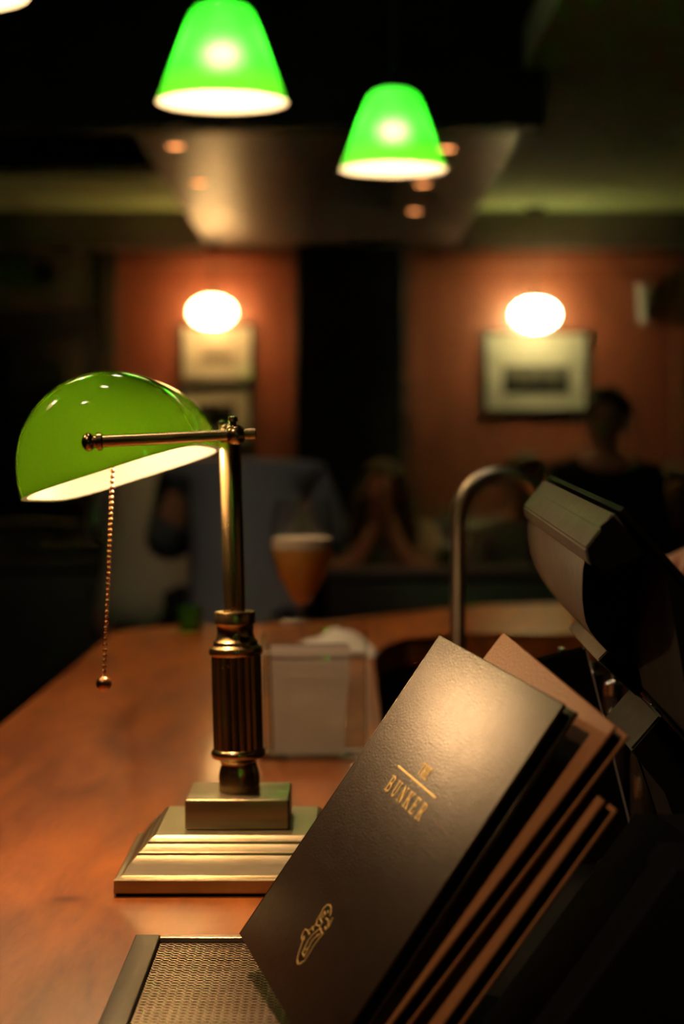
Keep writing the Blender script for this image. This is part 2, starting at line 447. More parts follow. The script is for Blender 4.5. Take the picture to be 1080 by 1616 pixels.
picture(-0.578, 1.555, 0.33, 0.262, 'lower framed dark print on the wall, half hidden by the desk lamp shade', art_dark)
t = picture(-1.39, 1.722, 0.24, 0.115, 'small wide greenish print in the dark above the desk lamp shade', lambda *a: None, mats=M_ink2)
t.location.y = BACK - 0.06
t = thing('wall_speaker', 'small black round speaker on the dark upper wall, high up', 'speaker', (-1.36, BACK - 0.02, 2.2))
obj('housing', lathe(BM(), [(0.0, 0), (0.055, 0), (0.06, 0.03), (0.05, 0.05), (0.045, 0.045), (0, 0.04)], 24, Matrix.Rotation(PI / 2, 4, 'X')), M_black, t, 40)
t = thing('wall_sconce', 'small unlit frosted sconce on the dark wall near the black-shirted man', 'sconce', (1.38, BACK - 0.001, 2.06))
obj('back_plate', box(BM(), (0.06, 0.012, 0.1), (0, -0.006, 0), None, 0.003), M_chrome, t, 30)
obj('shade', lathe(BM(), [(0.03, -0.09), (0.042, 0.09), (0.04, 0.09), (0.028, -0.09)], 20, Matrix.Translation((0, -0.055, 0)), cap=False), M_greyglass, t, 60)

# ------------------------------------------------------------------ pendants
SH = [(0.1015, 0.0), (0.0990, 0.006), (0.0885, 0.035), (0.0775, 0.065), (0.0668, 0.094), (0.0570, 0.120), (0.0498, 0.137), (0.041, 0.147),
      (0.028, 0.1535), (0.012, 0.156)]
def pendant(x, y, z, label, ceil=3.1, power=None, color=(1.0, 0.60, 0.30), sq=1.0, bulb_z=0.105, globe=0.024, cat='pendant lamp', glass=None, wide=1.0):
    t = thing('pendant_lamp', label, cat, (x, y, z), group='green glass pendant lamps')
    obj('glass_shade', lathe(BM(), [(r * wide, h * sq) for r, h in SH], 48, cap=False), glass or M_pend, t, 180)
    obj('shade_cap', lathe(BM(), [(0.0, 0.178 * sq), (0.012, 0.178 * sq), (0.014, 0.16 * sq), (0.02, 0.156 * sq), (0.02, 0.151 * sq), (0, 0.151 * sq)], 20), M_black, t, 40)
    obj('cord', tube(BM(), [(0, 0, 0.175 * sq), (0, 0, ceil - z - 0.02)], 0.003, 8), M_cord, t, 60)
    obj('ceiling_rose', lathe(BM(), [(0, 0), (0.045, 0), (0.042, -0.012), (0.012, -0.022), (0, -0.022)], 24, Matrix.Translation((0, 0, ceil - z))), M_black, t, 40)
    b = obj('bulb', lathe(BM(), [(0, -globe), (globe * .7, -globe * .72), (globe, 0), (globe * .75, globe * .75), (globe * .5, globe * 1.5), (0, globe * 1.6)], 20,
                          Matrix.Translation((0, 0, bulb_z))), M_bulb, t, 60)
    b.visible_shadow = True
    lamp_light('bulb_light', t, (0, 0, bulb_z - globe - 0.012), power or PENDANT_BULB, color, 0.022)
    return t
pendant(-0.185, 3.03, 1.934, 'larger bright green glass pendant over the bar, the nearer of two')
pendant(0.098, 3.75, 1.933, 'smaller bright green glass pendant over the bar, the farther of two')
pendant(-0.47, 2.31, 1.934, 'green glass pendant over the bar, next in the row nearer the viewer')
pendant(-0.755, 1.58, 1.934, 'green glass pendant over the bar, last in the row beside the viewer')
pendant(0.22, -0.95, 1.80, 'added green glass pendant behind the viewer for the column highlight', power=7.0)  # put in behind the camera to give the brass column its bright line
def globe_pendant(x, y, z, label, ceil, power, color):
    t = thing('globe_pendant', label, 'pendant lamp', (x, y, z), group='green glass globe pendants by the pictures')
    rx, rz = 0.104, 0.070
    obj('glass_globe', lathe(BM(), [(rx * math.cos(a), rz * math.sin(a)) if 0 < i < 20 else (0, rz * math.sin(a)) for i, a in enumerate([-PI / 2 + PI * i / 20 for i in range(21)])], 40), M_wpend, t, 180)
    obj('globe_cap', lathe(BM(), [(0, rz + 0.03), (0.012, rz + 0.03), (0.014, rz + 0.012), (0.03, rz + 0.002), (0.032, rz - 0.004), (0, rz - 0.004)], 20), M_black, t, 40)
    obj('cord', tube(BM(), [(0, 0, rz + 0.03), (0, 0, ceil - z - 0.02)], 0.003, 8), M_cord, t, 60)
    obj('ceiling_rose', lathe(BM(), [(0, 0), (0.045, 0), (0.042, -0.012), (0.012, -0.022), (0, -0.022)], 24, Matrix.Translation((0, 0, ceil - z))), M_black, t, 40)
    obj('bulb', sphere(BM(), 0.018, (0, 0, 0.018), 16, 10), M_bulb, t, 60)
    lamp_light('bulb_light', t, (0, 0, -0.012), power, color, 0.03)
    return t
globe_pendant(-0.583, 8.82, 2.014, 'dimmer green globe pendant hanging before the two stacked pictures', 2.32, WALL_PENDANT_BULB * 0.40, (1.0, 0.52, 0.30))
globe_pendant(0.867, 8.81, 2.002, 'brightest green globe pendant hanging before the dark city print', 2.48, WALL_PENDANT_BULB, (1.0, 0.74, 0.52))

# ------------------------------------------------------------------ the bar
def arc(cx, cy, r, a0, a1, n):
    return [(cx + r * math.cos(math.radians(a0 + (a1 - a0) * i / n)), cy + r * math.sin(math.radians(a0 + (a1 - a0) * i / n))) for i in range(n + 1)]
outline = [(-0.40, 0.45)] + [(-0.138, 0.45), (-0.138, 1.300), (0.048, 1.300), (0.048, 3.02)] + \
    [(0.06, 3.2), (0.10, 3.34), (0.19, 3.42), (2.6, 3.42), (2.6, 4.12), (0.45, 4.12), (0.28, 4.06), (0.12, 3.86), (-0.02, 3.66), (-0.16, 3.59)] + \
    arc(-0.26, 3.44, 0.14, 95, 180, 8) 
bm = prism(BM(), outline, 1.033, 1.078, 0.006, seg=3)
tag(obj('bar_counter', bm, M_bar, None, 30), 'orange brown varnished wooden bar top running away and turning at its far end', 'bar counter')
bar_body = thing('bar_cabinet', 'dark wooden cabinet body carrying the bar top', 'cabinet')
obj('long_panel', box2(BM(), (-0.34, 0.5, 0), (-0.30, 3.4, 1.033)), M_darkwood, bar_body)
obj('inner_panel', box2(BM(), (-0.02, 1.34, 0), (0.02, 3.45, 1.033)), M_panel, bar_body)
obj('cross_panel', box2(BM(), (0.02, 3.46, 0), (2.5, 3.50, 1.033)), M_panel, bar_body)
obj('far_panel', box2(BM(), (0.3, 3.98, 0), (2.5, 4.02, 1.033)), M_darkwood, bar_body)
# black service ledge and underbar behind the counter
led = prism(BM(), [(0.060, 0.45), (0.9, 0.45), (0.9, 1.78), (0.052, 1.78), (0.052, 1.304), (0.060, 1.304)], 1.04, 1.078, 0.003)
ledge = thing('service_ledge', 'matt black service ledge behind the menus and the terminal', 'shelf')
obj('ledge_top', led, M_rubber, ledge, 30)
obj('ledge_body', box2(BM(), (0.2, 0.5, 0), (0.85, 1.74, 1.04)), M_black, ledge)
t = thing('sink_counter', 'low dark steel sink counter under the swan neck tap', 'counter')
obj('worktop', box2(BM(), (0.05, 1.80, 0.86), (0.62, 3.38, 0.90), 0.004), M_dullsteel, t, 30)
obj('cabinet_body', box2(BM(), (0.06, 1.82, 0), (0.60, 3.36, 0.86)), M_black, t)

# drip tray with perforated sheet
TX0, TX1, TY0, TY1 = -0.1365, 0.056, 0.62, 1.297
tray = thing('drip_tray', 'brushed steel drip tray with perforated sheet let into the bar', 'drip tray')
for lo, hi in ((TX0, TX0 + 0.0165), (TX1 - 0.0165, TX1)):
    obj('side_rim', box2(BM(), (lo, TY0, 1.052), (hi, TY1, 1.0795), 0.0012), M_dullsteel, tray, 30)
for lo, hi in ((TY1 - 0.009, TY1), (TY0, TY0 + 0.01)):
    obj('end_rim', box2(BM(), (TX0 + 0.0166, lo, 1.052), (TX1 - 0.0166, hi, 1.0795), 0.0012), M_steel, tray, 30)
obj('pan', box2(BM(), (TX0 + 0.001, TY0 + 0.001, 1.047), (TX1 - 0.001, TY1 - 0.001, 1.0515)), M_black, tray)
px_, py_ = 0.0050, 0.0058
nx = int((TX1 - TX0 - 0.036) / px_); ny = int((TY1 - TY0 - 0.021) / py_)
verts, faces = [], []
K = 8
def cell(cx, cy, ax, ay):
    o = len(verts)
    for i in range(K):                                    # outer octagon-sampled rectangle, then the slot, then its depth
        a = 2 * PI * (i + 0.5) / K
        c, s = math.cos(a), math.sin(a); q = max(abs(c), abs(s))
        verts.append((cx + c / q * px_ / 2, cy + s / q * py_ / 2, 0))
    for z in (0, -0.0012):
        for i in range(K):
            a = 2 * PI * (i + 0.5) / K
            verts.append((cx + math.cos(a) * ax, cy + math.sin(a) * ay, z))
    for k in (0, K):
        for i in range(K):
            j = (i + 1) % K
            faces.append((o + k + i, o + k + j, o + k + K + j, o + k + K + i))
for r in range(ny):
    for c in range(nx):
        cell((c + 0.5) * px_, (r + 0.5) * py_, px_ * 0.42, py_ * 0.34)
me = bpy.data.meshes.new('perforated_sheet'); me.from_pydata(verts, [], faces); me.update()
me.materials.append(M_steel)
o = bpy.data.objects.new('perforated_sheet', me); o.location = (TX0 + 0.0175, TY0 + 0.0105, 1.0762); link(o, tray)
tag(o, kind='stuff')

# ------------------------------------------------------------------ banker's desk lamp
LX, LY, BT = -0.078, 1.4965, 1.078
lamp = thing('desk_lamp', 'brass desk lamp with tilted green glass shade on the bar beside the menus', 'desk lamp', (LX, LY, BT))
def sq_loft(bm, rings):
    prev = None
    for h, z in rings:
        cur = [bm.verts.new((sx * h, sy * h, z)) for sx, sy in ((-1, -1), (1, -1), (1, 1), (-1, 1))]
        if prev:
            for i in range(4): bm.faces.new((prev[i], prev[(i + 1) % 4], cur[(i + 1) % 4], cur[i]))
        else: bm.faces.new(cur[::-1])
        prev = cur
    bm.faces.new(prev)
    return bm
obj('felt_foot', sq_loft(BM(), [(0.0845, 0.0), (0.0845, 0.0022)]), M_black, lamp)
base = obj('stepped_base', sq_loft(BM(), [(0.0855, 0.0022), (0.0862, 0.0030), (0.0860, 0.0118), (0.0850, 0.0128), (0.0825, 0.0132), (0.0805, 0.0142),
    (0.0785, 0.0170), (0.0765, 0.0205), (0.0735, 0.0240), (0.0705, 0.0265), (0.0700, 0.0285), (0.0688, 0.0290), (0.0665, 0.0315), (0.0640, 0.0335), (0.0635, 0.0355),
    (0.0622, 0.0360), (0.0605, 0.0378), (0.0590, 0.0385), (0.0585, 0.0390)]), M_brushed, lamp, 24)
obj('block', box(BM(), (0.0775, 0.0775, 0.0225), (0, 0, 0.039 + 0.01125), None, 0.0016, 3), M_brushed, lamp, 30)
# column: leans very slightly towards the shade
stem = bpy.data.objects.new('column', None)
zb = 0.0615
k = 0.000483
def zz(y): return (1250 - y) * k
prof = [(0.0155, 0), (0.0157, 0.003), (0.0156, zz(1225)), (0.0146, zz(1215)), (0.0135, zz(1208)), (0.0140, zz(1203)), (0.0150, zz(1201)), (0.0165, zz(1199)),
        (0.0198, zz(1197)), (0.0208, zz(1193)), (0.0208, zz(1188)), (0.0196, zz(1184)), (0.0187, zz(1183))]
lean = Matrix.Rotation(math.radians(-1.6), 4, 'Y')
T0 = Matrix.Translation((0, 0, zb)) @ lean
colm = obj('column', lathe(BM(), prof, 40, T0), M_brass, lamp, 35)
def flute(r, z, a): return r - 0.0017 * (0.5 + 0.5 * math.cos(a * 22)) ** 0.6
obj('fluted_shaft', lathe(BM(), [(0.0189, zz(1183.5)), (0.0189, zz(1178)), (0.0189, zz(1044)), (0.0189, zz(1036))], 176, T0, flute), M_brass, lamp, 30)
prof = [(0.0187, zz(1036.5)), (0.0195, zz(1036)), (0.0205, zz(1033)), (0.0206, zz(1028)), (0.0200, zz(1024)), (0.0185, zz(1022)), (0.0172, zz(1020)), (0.0170, zz(1014)),
        (0.0150, zz(1010)), (0.0140, zz(1003)), (0.0139, zz(995)), (0.0145, zz(988)), (0.0156, zz(985.5)), (0.0156, zz(969)), (0.0150, zz(967)), (0.0090, zz(966.5))]
obj('collar', lathe(BM(), prof, 40, T0), M_brass, lamp, 35)
obj('pole', lathe(BM(), [(0.0083, zz(967)), (0.0083, zz(700)), (0.0078, zz(697))], 28, T0), M_brass, lamp, 35)
# yoke: crossbar at the head of the pole with an arm to each end of the shade
TOP = T0 @ Vector((0, 0, zz(690)))
HZ = EYE + 0.0098 - BT
near, far = Vector((-0.0745 - LX, 1.378 - LY, HZ)), Vector((TOP.x * 2 - (-0.0745 - LX), LY - 1.378, HZ))
obj('crossbar', tube(BM(), [near, far], 0.0048, 16), M_brass, lamp, 40)
bm = BM(); sphere(bm, 0.0098, (TOP.x, TOP.y, HZ), 20, 12)
obj('head_joint', bm, M_brass, lamp, 60)
pivot_n = Vector((-0.1772 - LX, 1.374 - LY, EYE + 0.0046 - BT))
pivot_f = pivot_n + Vector((-0.022, 0.232, 0.0))
for nm, P, Q in (('arm', near, pivot_n), ('arm', far, pivot_f)):
    d = (P - Q).normalized()
    bm = tube(BM(), [Q, P + d * 0.013], [0.0045, 0.0037], 16)
    a = obj(nm, bm, M_brass, lamp, 40)
    s = obj('end_knob', sphere(BM(), 0.0066, Q, 18, 12, (0.8, 1.0, 1.0)), M_brass, a, 60)
    s = obj('end_ring', lathe(BM(), [(0.0046, 0.005), (0.0065, 0.006), (0.0065, 0.009), (0.0046, 0.010)], 20, Matrix.Translation(Q) @ d.to_track_quat('Z', 'Y').to_matrix().to_4x4()), M_brass, a, 40)
    s = obj('joint_block', sphere(BM(), 0.0068, P, 18, 12, (1.1, 1, 1.05)), M_brass, a, 60)
    s = obj('set_screw', lathe(BM(), [(0.0025, 0.004), (0.0025, 0.009), (0.0038, 0.0095), (0.0032, 0.0125), (0, 0.0133)], 14, Matrix.Translation(P + Vector((-0.002, 0, 0)))), M_brass, a, 40)
    s = obj('tip', lathe(BM(), [(0.0034, 0.009), (0.0040, 0.0095), (0.0040, 0.0135), (0.003, 0.0145), (0, 0.0146)], 14, Matrix.Translation(P) @ d.to_track_quat('Z', 'Y').to_matrix().to_4x4()), M_brass, a, 40)
# shade
SA, SB, SH_ = 0.0700, 0.113, 0.0765
def shade_mesh(a, b, h, n=4.2, rows=30, cols=30, lip=None):
    bm = BM(); rings = []
    for i in range(rows + 1):
        ph = -PI / 2 + PI * i / rows
        y = b * math.copysign(abs(math.sin(ph)) ** (2 / n), math.sin(ph)); s = max(math.cos(ph), 0) ** (2 / n)
        rings.append((y, s))
    grid = []
    for y, s in rings:
        if s < 1e-6: grid.append([bm.verts.new((0, y, 0))]); continue
        grid.append([bm.verts.new((-a * s * math.cos(PI * j / cols), y, h * s * math.sin(PI * j / cols) ** 0.92)) for j in range(cols + 1)])
    for A, B in zip(grid, grid[1:]):
        for j in range(cols):
            if len(A) == 1: bm.faces.new((A[0], B[j], B[j + 1]))
            elif len(B) == 1: bm.faces.new((A[j], B[0], A[j + 1]))
            else: bm.faces.new((A[j], B[j], B[j + 1], A[j + 1]))
    return bm, grid
SHR = Euler((math.radians(-1.6), math.radians(-17.6), math.radians(-3.0)), 'XYZ')
SHL = Vector((-0.1648 - LX, 0.0, EYE - 0.0192 - BT))
bm, g = shade_mesh(SA, SB, SH_)
shade = obj('glass_shade', bm, M_shade, lamp, 180)
shade.location = SHL; shade.rotation_euler = SHR
tag(shade, 'glossy green glass shade')
bm, g2 = shade_mesh(SA - 0.004, SB - 0.004, SH_ - 0.004)
for f in bm.faces: f.normal_flip()
liner = obj('opal_liner', bm, M_liner, lamp, 180)
liner.location = SHL; liner.rotation_euler = SHR
# ground rim between the two glass layers
bm = BM()
def rimloop(a, b, n=3.4, N=80):
    return [(a * math.copysign(abs(math.cos(2 * PI * i / N)) ** 1.0, math.cos(2 * PI * i / N)), 0) for i in range(N)]
rows = 60; prev = None; loopO = []; loopI = []
for (a, b, L_) in ((SA, SB, loopO), (SA - 0.004, SB - 0.004, loopI)):
    for i in range(2 * rows):
        ph = -PI / 2 + PI * i / rows if i <= rows else PI / 2 - PI * (i - rows) / rows
        y = b * math.copysign(abs(math.sin(ph)) ** (2 / 4.2), math.sin(ph)); s = max(math.cos(ph), 0) ** (2 / 4.2)
        L_.append(bm.verts.new(((a * s) if i <= rows else (-a * s), y, 0)))
for i in range(2 * rows):
    j = (i + 1) % (2 * rows)
    try: bm.faces.new((loopO[i], loopO[j], loopI[j], loopI[i]))
    except ValueError: pass
rim = obj('ground_rim', bm, M_liner, lamp)
rim.location = SHL; rim.rotation_euler = SHR
R3 = SHR.to_matrix()
bulb_c = SHL + R3 @ Vector((0.030, 0.0, 0.042))
bm = tube(BM(), [bulb_c + Vector((0, -0.035, 0)), bulb_c + Vector((0, -0.03, 0)), bulb_c + Vector((0, 0.03, 0)), bulb_c + Vector((0, 0.035, 0))], [0.006, 0.011, 0.011, 0.006], 16)
obj('bulb', bm, M_bulb, lamp, 50)
sk = SHL + R3 @ Vector((-0.004, 0.06, 0.038))
obj('lamp_socket', tube(BM(), [sk + Vector((0, -0.018, 0)), sk + Vector((0, 0.035, 0))], 0.014, 20), M_brass, lamp, 40)
lamp_light('bulb_light', lamp, bulb_c + Vector((0, 0, -0.016)), DESK_BULB, (1.0, 0.60, 0.28), 0.012)
# pull chain: beads on a cord and a ball
c0 = Vector((-0.1685 - LX, 1.445 - LY, EYE - 0.0085 - BT)); c1 = Vector((-0.1752 - LX, 1.445 - LY, EYE - 0.168 - BT))
chain = obj('pull_chain', tube(BM(), [c0 + Vector((0.0, 0.0, 0.02)), c0, c1], 0.0005, 6), M_bronze, lamp, 60)
bead_me = None
NB = 41
for i in range(NB):
    p = c0.lerp(c1, i / (NB - 1))
    if bead_me is None:
        o = obj('bead', sphere(BM(), 0.00175, (0, 0, 0), 10, 6), M_bronze, chain, 60); bead_me = o.data
    else:
        o = bpy.data.objects.new('bead', bead_me); link(o, chain)
    o.location = p
obj('pull_ball', sphere(BM(), 0.0058, c1 + Vector((0, 0, -0.005)), 20, 12), M_bronze, chain, 60)

# ------------------------------------------------------------------ menus
def frame(W, L):
    W = Vector(W).normalized(); L = Vector(L); L = (L - W * L.dot(W)).normalized(); N = W.cross(L)
    return W, L, N
FIT = 0.972          # the menus are a little smaller and nearer than first measured
def menu(TL, W, L, w, h, label, mats, thick=0.011, spread=0.0):
    W, L, N = frame(W, L)
    TL = Vector(TL) * FIT
    t = thing('menu', label, 'menu', group='leather menus leaning by the terminal')
    M = Matrix((( W.x, L.x, N.x, TL[0]), (W.y, L.y, N.y, TL[1]), (W.z, L.z, N.z, EYE + TL[2]), (0, 0, 0, 1)))
    t.matrix_world = M @ Matrix.Scale(FIT, 4)
    cov = 0.0024
    fc = obj('front_cover', box2(BM(), (0, -h, -cov), (w, 0, 0), 0.0008), mats, t, 30)
    obj('back_cover', box2(BM(), (0, -h, -thick), (w, 0, -thick + cov), 0.0008), mats, t, 30)
    obj('pages', box2(BM(), (0.006, -h + 0.004, -thick + cov + 0.0004), (w - 0.004, -0.004, -cov - 0.0004)), M_pages, t)
    obj('spine', box2(BM(), (-0.0016, -h, -thick), (-0.0001, 0, 0), 0.0006), mats, t, 30)
    return t, fc
W1, L1 = (0.2255, -0.9724, -0.0596), (0.5622, 0.0800, 0.8231)
m1, cover = menu((0.064, 1.28, -0.1214), W1, L1, 0.240, 0.2314, 'front brown leather menu with gold lettering and crest, leaning over the drip tray', M_leather)

def stroke(bm, pts, w, z0=-0.0001, z1=0.00035):
    """flat raised foil stroke along pts in the cover plane"""
    for a, b in zip(pts, pts[1:]):
        a = Vector(a); b = Vector(b); d = b - a
        if d.length < 1e-7: continue
        d.normalize(); n = Vector((-d.y, d.x)) * w / 2; e = d * w * 0.3
        q = [a - e - n, b + e - n, b + e + n, a - e + n]
        lo = [bm.verts.new((p.x, p.y, z0)) for p in q]; hi = [bm.verts.new((p.x, p.y, z1)) for p in q]
        bm.faces.new(hi); bm.faces.new(lo[::-1])
        for i in range(4): bm.faces.new((lo[i], lo[(i + 1) % 4], hi[(i + 1) % 4], hi[i]))
def bowl(cx, cy, rx, ry, a0=-90, a1=90, n=8):
    return [(cx + rx * math.cos(math.radians(a0 + (a1 - a0) * i / n)), cy + ry * math.sin(math.radians(a0 + (a1 - a0) * i / n))) for i in range(n + 1)]
S, H_ = 0.14, 0.07            # stem and hairline widths in units of the letter height
LET = {
 'B': [([(.22, 0), (.22, 1)], S), ([(.05, 0), (.45, 0)], H_), ([(.05, 1), (.45, 1)], H_), (bowl(.42, .76, .30, .24), .12), ([(.22, .52), (.45, .52)], H_), (bowl(.45, .26, .35, .26), .13)],
 'U': [([(.2, 1), (.2, .3)], S), ([(.03, 1), (.4, 1)], H_), (bowl(.47, .3, .27, .29, 180, 360), .10), ([(.74, .3), (.74, 1)], H_), ([(.6, 1), (.9, 1)], H_)],
 'N': [([(.17, 0), (.17, 1)], H_), ([(.02, 0), (.34, 0)], H_), ([(.02, 1), (.22, 1)], H_), ([(.17, 1), (.77, 0)], S), ([(.77, 0), (.77, 1)], H_), ([(.62, 1), (.92, 1)], H_)],
 'K': [([(.2, 0), (.2, 1)], S), ([(.03, 0), (.38, 0)], H_), ([(.03, 1), (.38, 1)], H_), ([(.26, .42), (.74, 1)], H_), ([(.6, 1), (.9, 1)], H_), ([(.42, .6), (.78, 0)], S), ([(.62, 0), (.94, 0)], H_)],
 'E': [([(.22, 0), (.22, 1)], S), ([(.05, 0), (.78, 0)], H_), ([(.05, 1), (.76, 1)], H_), ([(.22, .52), (.56, .52)], H_), ([(.78, 0), (.80, .24)], H_), ([(.76, 1), (.76, .77)], H_), ([(.56, .4), (.56, .64)], H_)],
 'R': [([(.22, 0), (.22, 1)], S), ([(.05, 0), (.42, 0)], H_), ([(.05, 1), (.45, 1)], H_), (bowl(.43, .75, .30, .25), .12), ([(.22, .5), (.45, .5)], H_), ([(.44, .5), (.74, .04)], S * .9), ([(.68, 0), (.93, .02)], H_)],
 'T': [([(.45, 0), (.45, 1)], S), ([(.28, 0), (.62, 0)], H_), ([(.05, 1), (.85, 1)], H_), ([(.05, 1), (.05, .76)], H_), ([(.85, 1), (.85, .76)], H_)],
 'H': [([(.2, 0), (.2, 1)], S), ([(.74, 0), (.74, 1)], S), ([(.04, 0), (.36, 0)], H_), ([(.04, 1), (.36, 1)], H_), ([(.58, 0), (.9, 0)], H_), ([(.58, 1), (.9, 1)], H_), ([(.2, .5), (.74, .5)], H_)],
}
def word(name, txt, u0, u1, v0, hgt, fill=0.78):
    n = len(txt); pitch = (u1 - u0) / (n - (1 - fill))
    for i, chx in enumerate(txt):
        bm = BM(); x0 = u0 + i * pitch; wl = pitch * fill
        for pts, w in LET[chx]:
            stroke(bm, [(x0 + p[0] / 0.94 * wl, v0 + p[1] * hgt) for p in pts], w * hgt)
        o = obj('foil_letter', bm, M_gold, cover)
word('the', 'THE', 0.1105, 0.1305, -0.0785, 0.0072, 0.86)
word('bunker', 'BUNKER', 0.0775, 0.1580, -0.0988, 0.0098, 0.70)
bm = BM(); stroke(bm, [(0.0757, -0.0826), (0.1593, -0.0826)], 0.0011); obj('foil_rule', bm, M_gold, cover)
bm = BM(); stroke(bm, [(0.174, -0.0925), (0.207, -0.0934)], 0.0003, z1=0.0001); obj('scratch', bm, M_leather2, cover)
# crest, traced as strokes in the cover's own plane (metres from its upper left corner)
CREST = [([(0.1078, -0.1726), (0.1062, -0.1757), (0.1073, -0.1786), (0.1084, -0.1827), (0.1106, -0.1857), (0.1088, -0.1884), (0.1071, -0.1902)], 0.0009), ([(0.1078, -0.1726), (0.1121, -0.1712), (0.1165, -0.1717), (0.1206, -0.1736), (0.1221, -0.1751)], 0.0009), ([(0.1057, -0.1915), (0.0997, -0.1924), (0.0995, -0.1945), (0.1016, -0.1971), (0.1062, -0.1979), (0.1082, -0.1968), (0.1044, -0.1957)], 0.0009), ([(0.1078, -0.1982), (0.1105, -0.2013), (0.1137, -0.2046), (0.1174, -0.2073), (0.1219, -0.2085), (0.1252, -0.2073), (0.129, -0.2038), (0.1285, -0.2), (0.1277, -0.1942), (0.1287, -0.1886), (0.1293, -0.1852), (0.1246, -0.1852), (0.1196, -0.1845)], 0.0009), ([(0.1284, -0.1746), (0.1292, -0.1767), (0.1308, -0.1794), (0.1295, -0.1823), (0.126, -0.1815)], 0.0009), ([(0.1188, -0.1781), (0.1235, -0.1775), (0.1267, -0.1784), (0.1291, -0.18)], 0.0009), ([(0.1202, -0.1847), (0.1158, -0.1904), (0.1147, -0.1949), (0.1172, -0.2001), (0.1186, -0.2024)], 0.0009), ([(0.1252, -0.1866), (0.1213, -0.1913), (0.1208, -0.1947), (0.123, -0.1992), (0.1244, -0.2027), (0.118, -0.2022)], 0.0009), ([(0.1076, -0.183), (0.1118, -0.1852), (0.118, -0.1839), (0.118, -0.1815), (0.1107, -0.1811), (0.1107, -0.1787), (0.1107, -0.1762), (0.1143, -0.177), (0.1135, -0.1797)], 0.0009), ([(0.1076, -0.188), (0.1123, -0.1888)], 0.0009), ([(0.1147, -0.1744), (0.1164, -0.175)], 0.0009), ([(0.1178, -0.2003), (0.1225, -0.1978), (0.1219, -0.1963)], 0.0009), ([(0.1042, -0.1916), (0.1107, -0.1922)], 0.0009), ([(0.1224, -0.188), (0.123, -0.1895)], 0.0009)]
bm = BM()
for pts, w in CREST: stroke(bm, pts, w)
obj('foil_crest', bm, M_gold, cover)

W2, L2 = (0.163, -0.98, -0.113), (0.604, 0.007, 0.797)
menu((0.1045, 1.27, -0.1188), W2, L2, 0.240, 0.230, 'middle plain leather menu leaning behind the front gold lettered menu', M_leather2)
W3, L3 = (0.175, -0.975, -0.085), (0.59, 0.03, 0.805)
TR3 = Vector((0.1369, 1.03, -0.1841)); w3 = Vector(W3).normalized()
TL3 = TR3 - 0.24 * w3
menu((TL3.x, TL3.y, TL3.z), W3, L3, 0.240, 0.166, 'rearmost low set leather menu, mostly hidden behind the two others', M_leather2)

rk = thing('dark_fill_block', 'matt black block added as dark fill behind the menus that lean against it', 'filler', (0.25, 1.04, 1.078))  # added mass; its black stands in for the unlit area right of the menus
prf = [(0.080, -0.3215), (0.165, -0.206), (0.46, -0.204), (0.46, -0.3215)]
bm = BM()
prism(bm, prf, 0, 0.145, 0.003, Matrix(((1, 0, 0, -0.25), (0, 0, 1, 0.965 - 1.04), (0, 1, 0, EYE - 1.078), (0, 0, 0, 1))))
obj('block', bm, M_rubber, rk, 30)
obj('front_lip', box2(BM(), (-0.05, -0.080, 0.002), (0.20, -0.0755, 0.03), 0.001), M_black, rk, 30)

# black folded card behind the menus
t = thing('tent_card', 'small black folded card with thin pale edges behind the menus', 'card', (0.205, 1.535, 1.078))
for s, a in ((1, 0.10), (-1, -0.14)):
    b = obj('leaf', box(BM(), (0.05, 0.0012, 0.165), (0, s * 0.009, 0.083), (0, 0, 0)), M_black, t)
    b.rotation_euler = (0, math.radians(-14), 0)
    obj('pale_edge', box(BM(), (0.0008, 0.0014, 0.164), (-0.0254, s * 0.009, 0.083)), M_card, b)
    obj('pale_edge', box(BM(), (0.0008, 0.0014, 0.164), (0.0254, s * 0.009, 0.083)), M_card, b)

# ------------------------------------------------------------------ point of sale terminal
pos = thing('sale_terminal', 'grey and black sale terminal tilted back to the right of the menus', 'terminal')
SL = 0.034
def loft_y(bm, prof, yfar, ynear):
    """closed profile (x, z rel. to eye) swept from yfar to ynear (scalar or per point)"""
    n = len(prof)
    F = [bm.verts.new((x, yfar, EYE + z)) for x, z in prof]
    Nn = []
    for i, (x, z) in enumerate(prof):
        yn = ynear[i] if isinstance(ynear, (list, tuple)) else ynear
        Nn.append(bm.verts.new((x, yn, EYE + z - SL * (yfar - yn))))
    for i in range(n): bm.faces.new((F[i], F[(i + 1) % n], Nn[(i + 1) % n], Nn[i]))
    bm.faces.new(F); bm.faces.new(Nn[::-1]).material_index = 1  # near end takes the second material, black where its shade is painted in
    return bm
cap = [(0.1545, -0.0235), (0.1480, -0.0320), (0.1465, -0.0330), (0.1382, -0.0440), (0.1400, -0.0525), (0.150, -0.058), (0.176, -0.046)]
bm = loft_y(BM(), cap, 1.50, 1.118); bmesh.ops.bevel(bm, geom=bm.edges[:], offset=0.0012, segments=2, affect='EDGES')
obj('top_cap', bm, [M_plastic, M_black], pos, 30)
bk = [(0.1420, -0.0540), (0.1412, -0.0600), (0.1416, -0.0690), (0.1432, -0.0790), (0.1465, -0.0890), (0.1515, -0.0985), (0.1580, -0.1080), (0.1650, -0.1160), (0.1720, -0.1235), (0.1790, -0.1310),
      (0.192, -0.118), (0.164, -0.060)]
yn = [1.150, 1.152, 1.158, 1.170, 1.19, 1.22, 1.25, 1.275, 1.295, 1.31, 1.31, 1.15]
obj('back_housing', loft_y(BM(), bk, 1.495, yn), [M_plastic, M_black], pos, 40)
ft = [(0.1715, -0.1365), (0.1785, -0.1295), (0.206, -0.153), (0.1985, -0.161)]
bm = loft_y(BM(), ft, 1.49, 1.32); bmesh.ops.bevel(bm, geom=bm.edges[:], offset=0.001, segments=2, affect='EDGES')
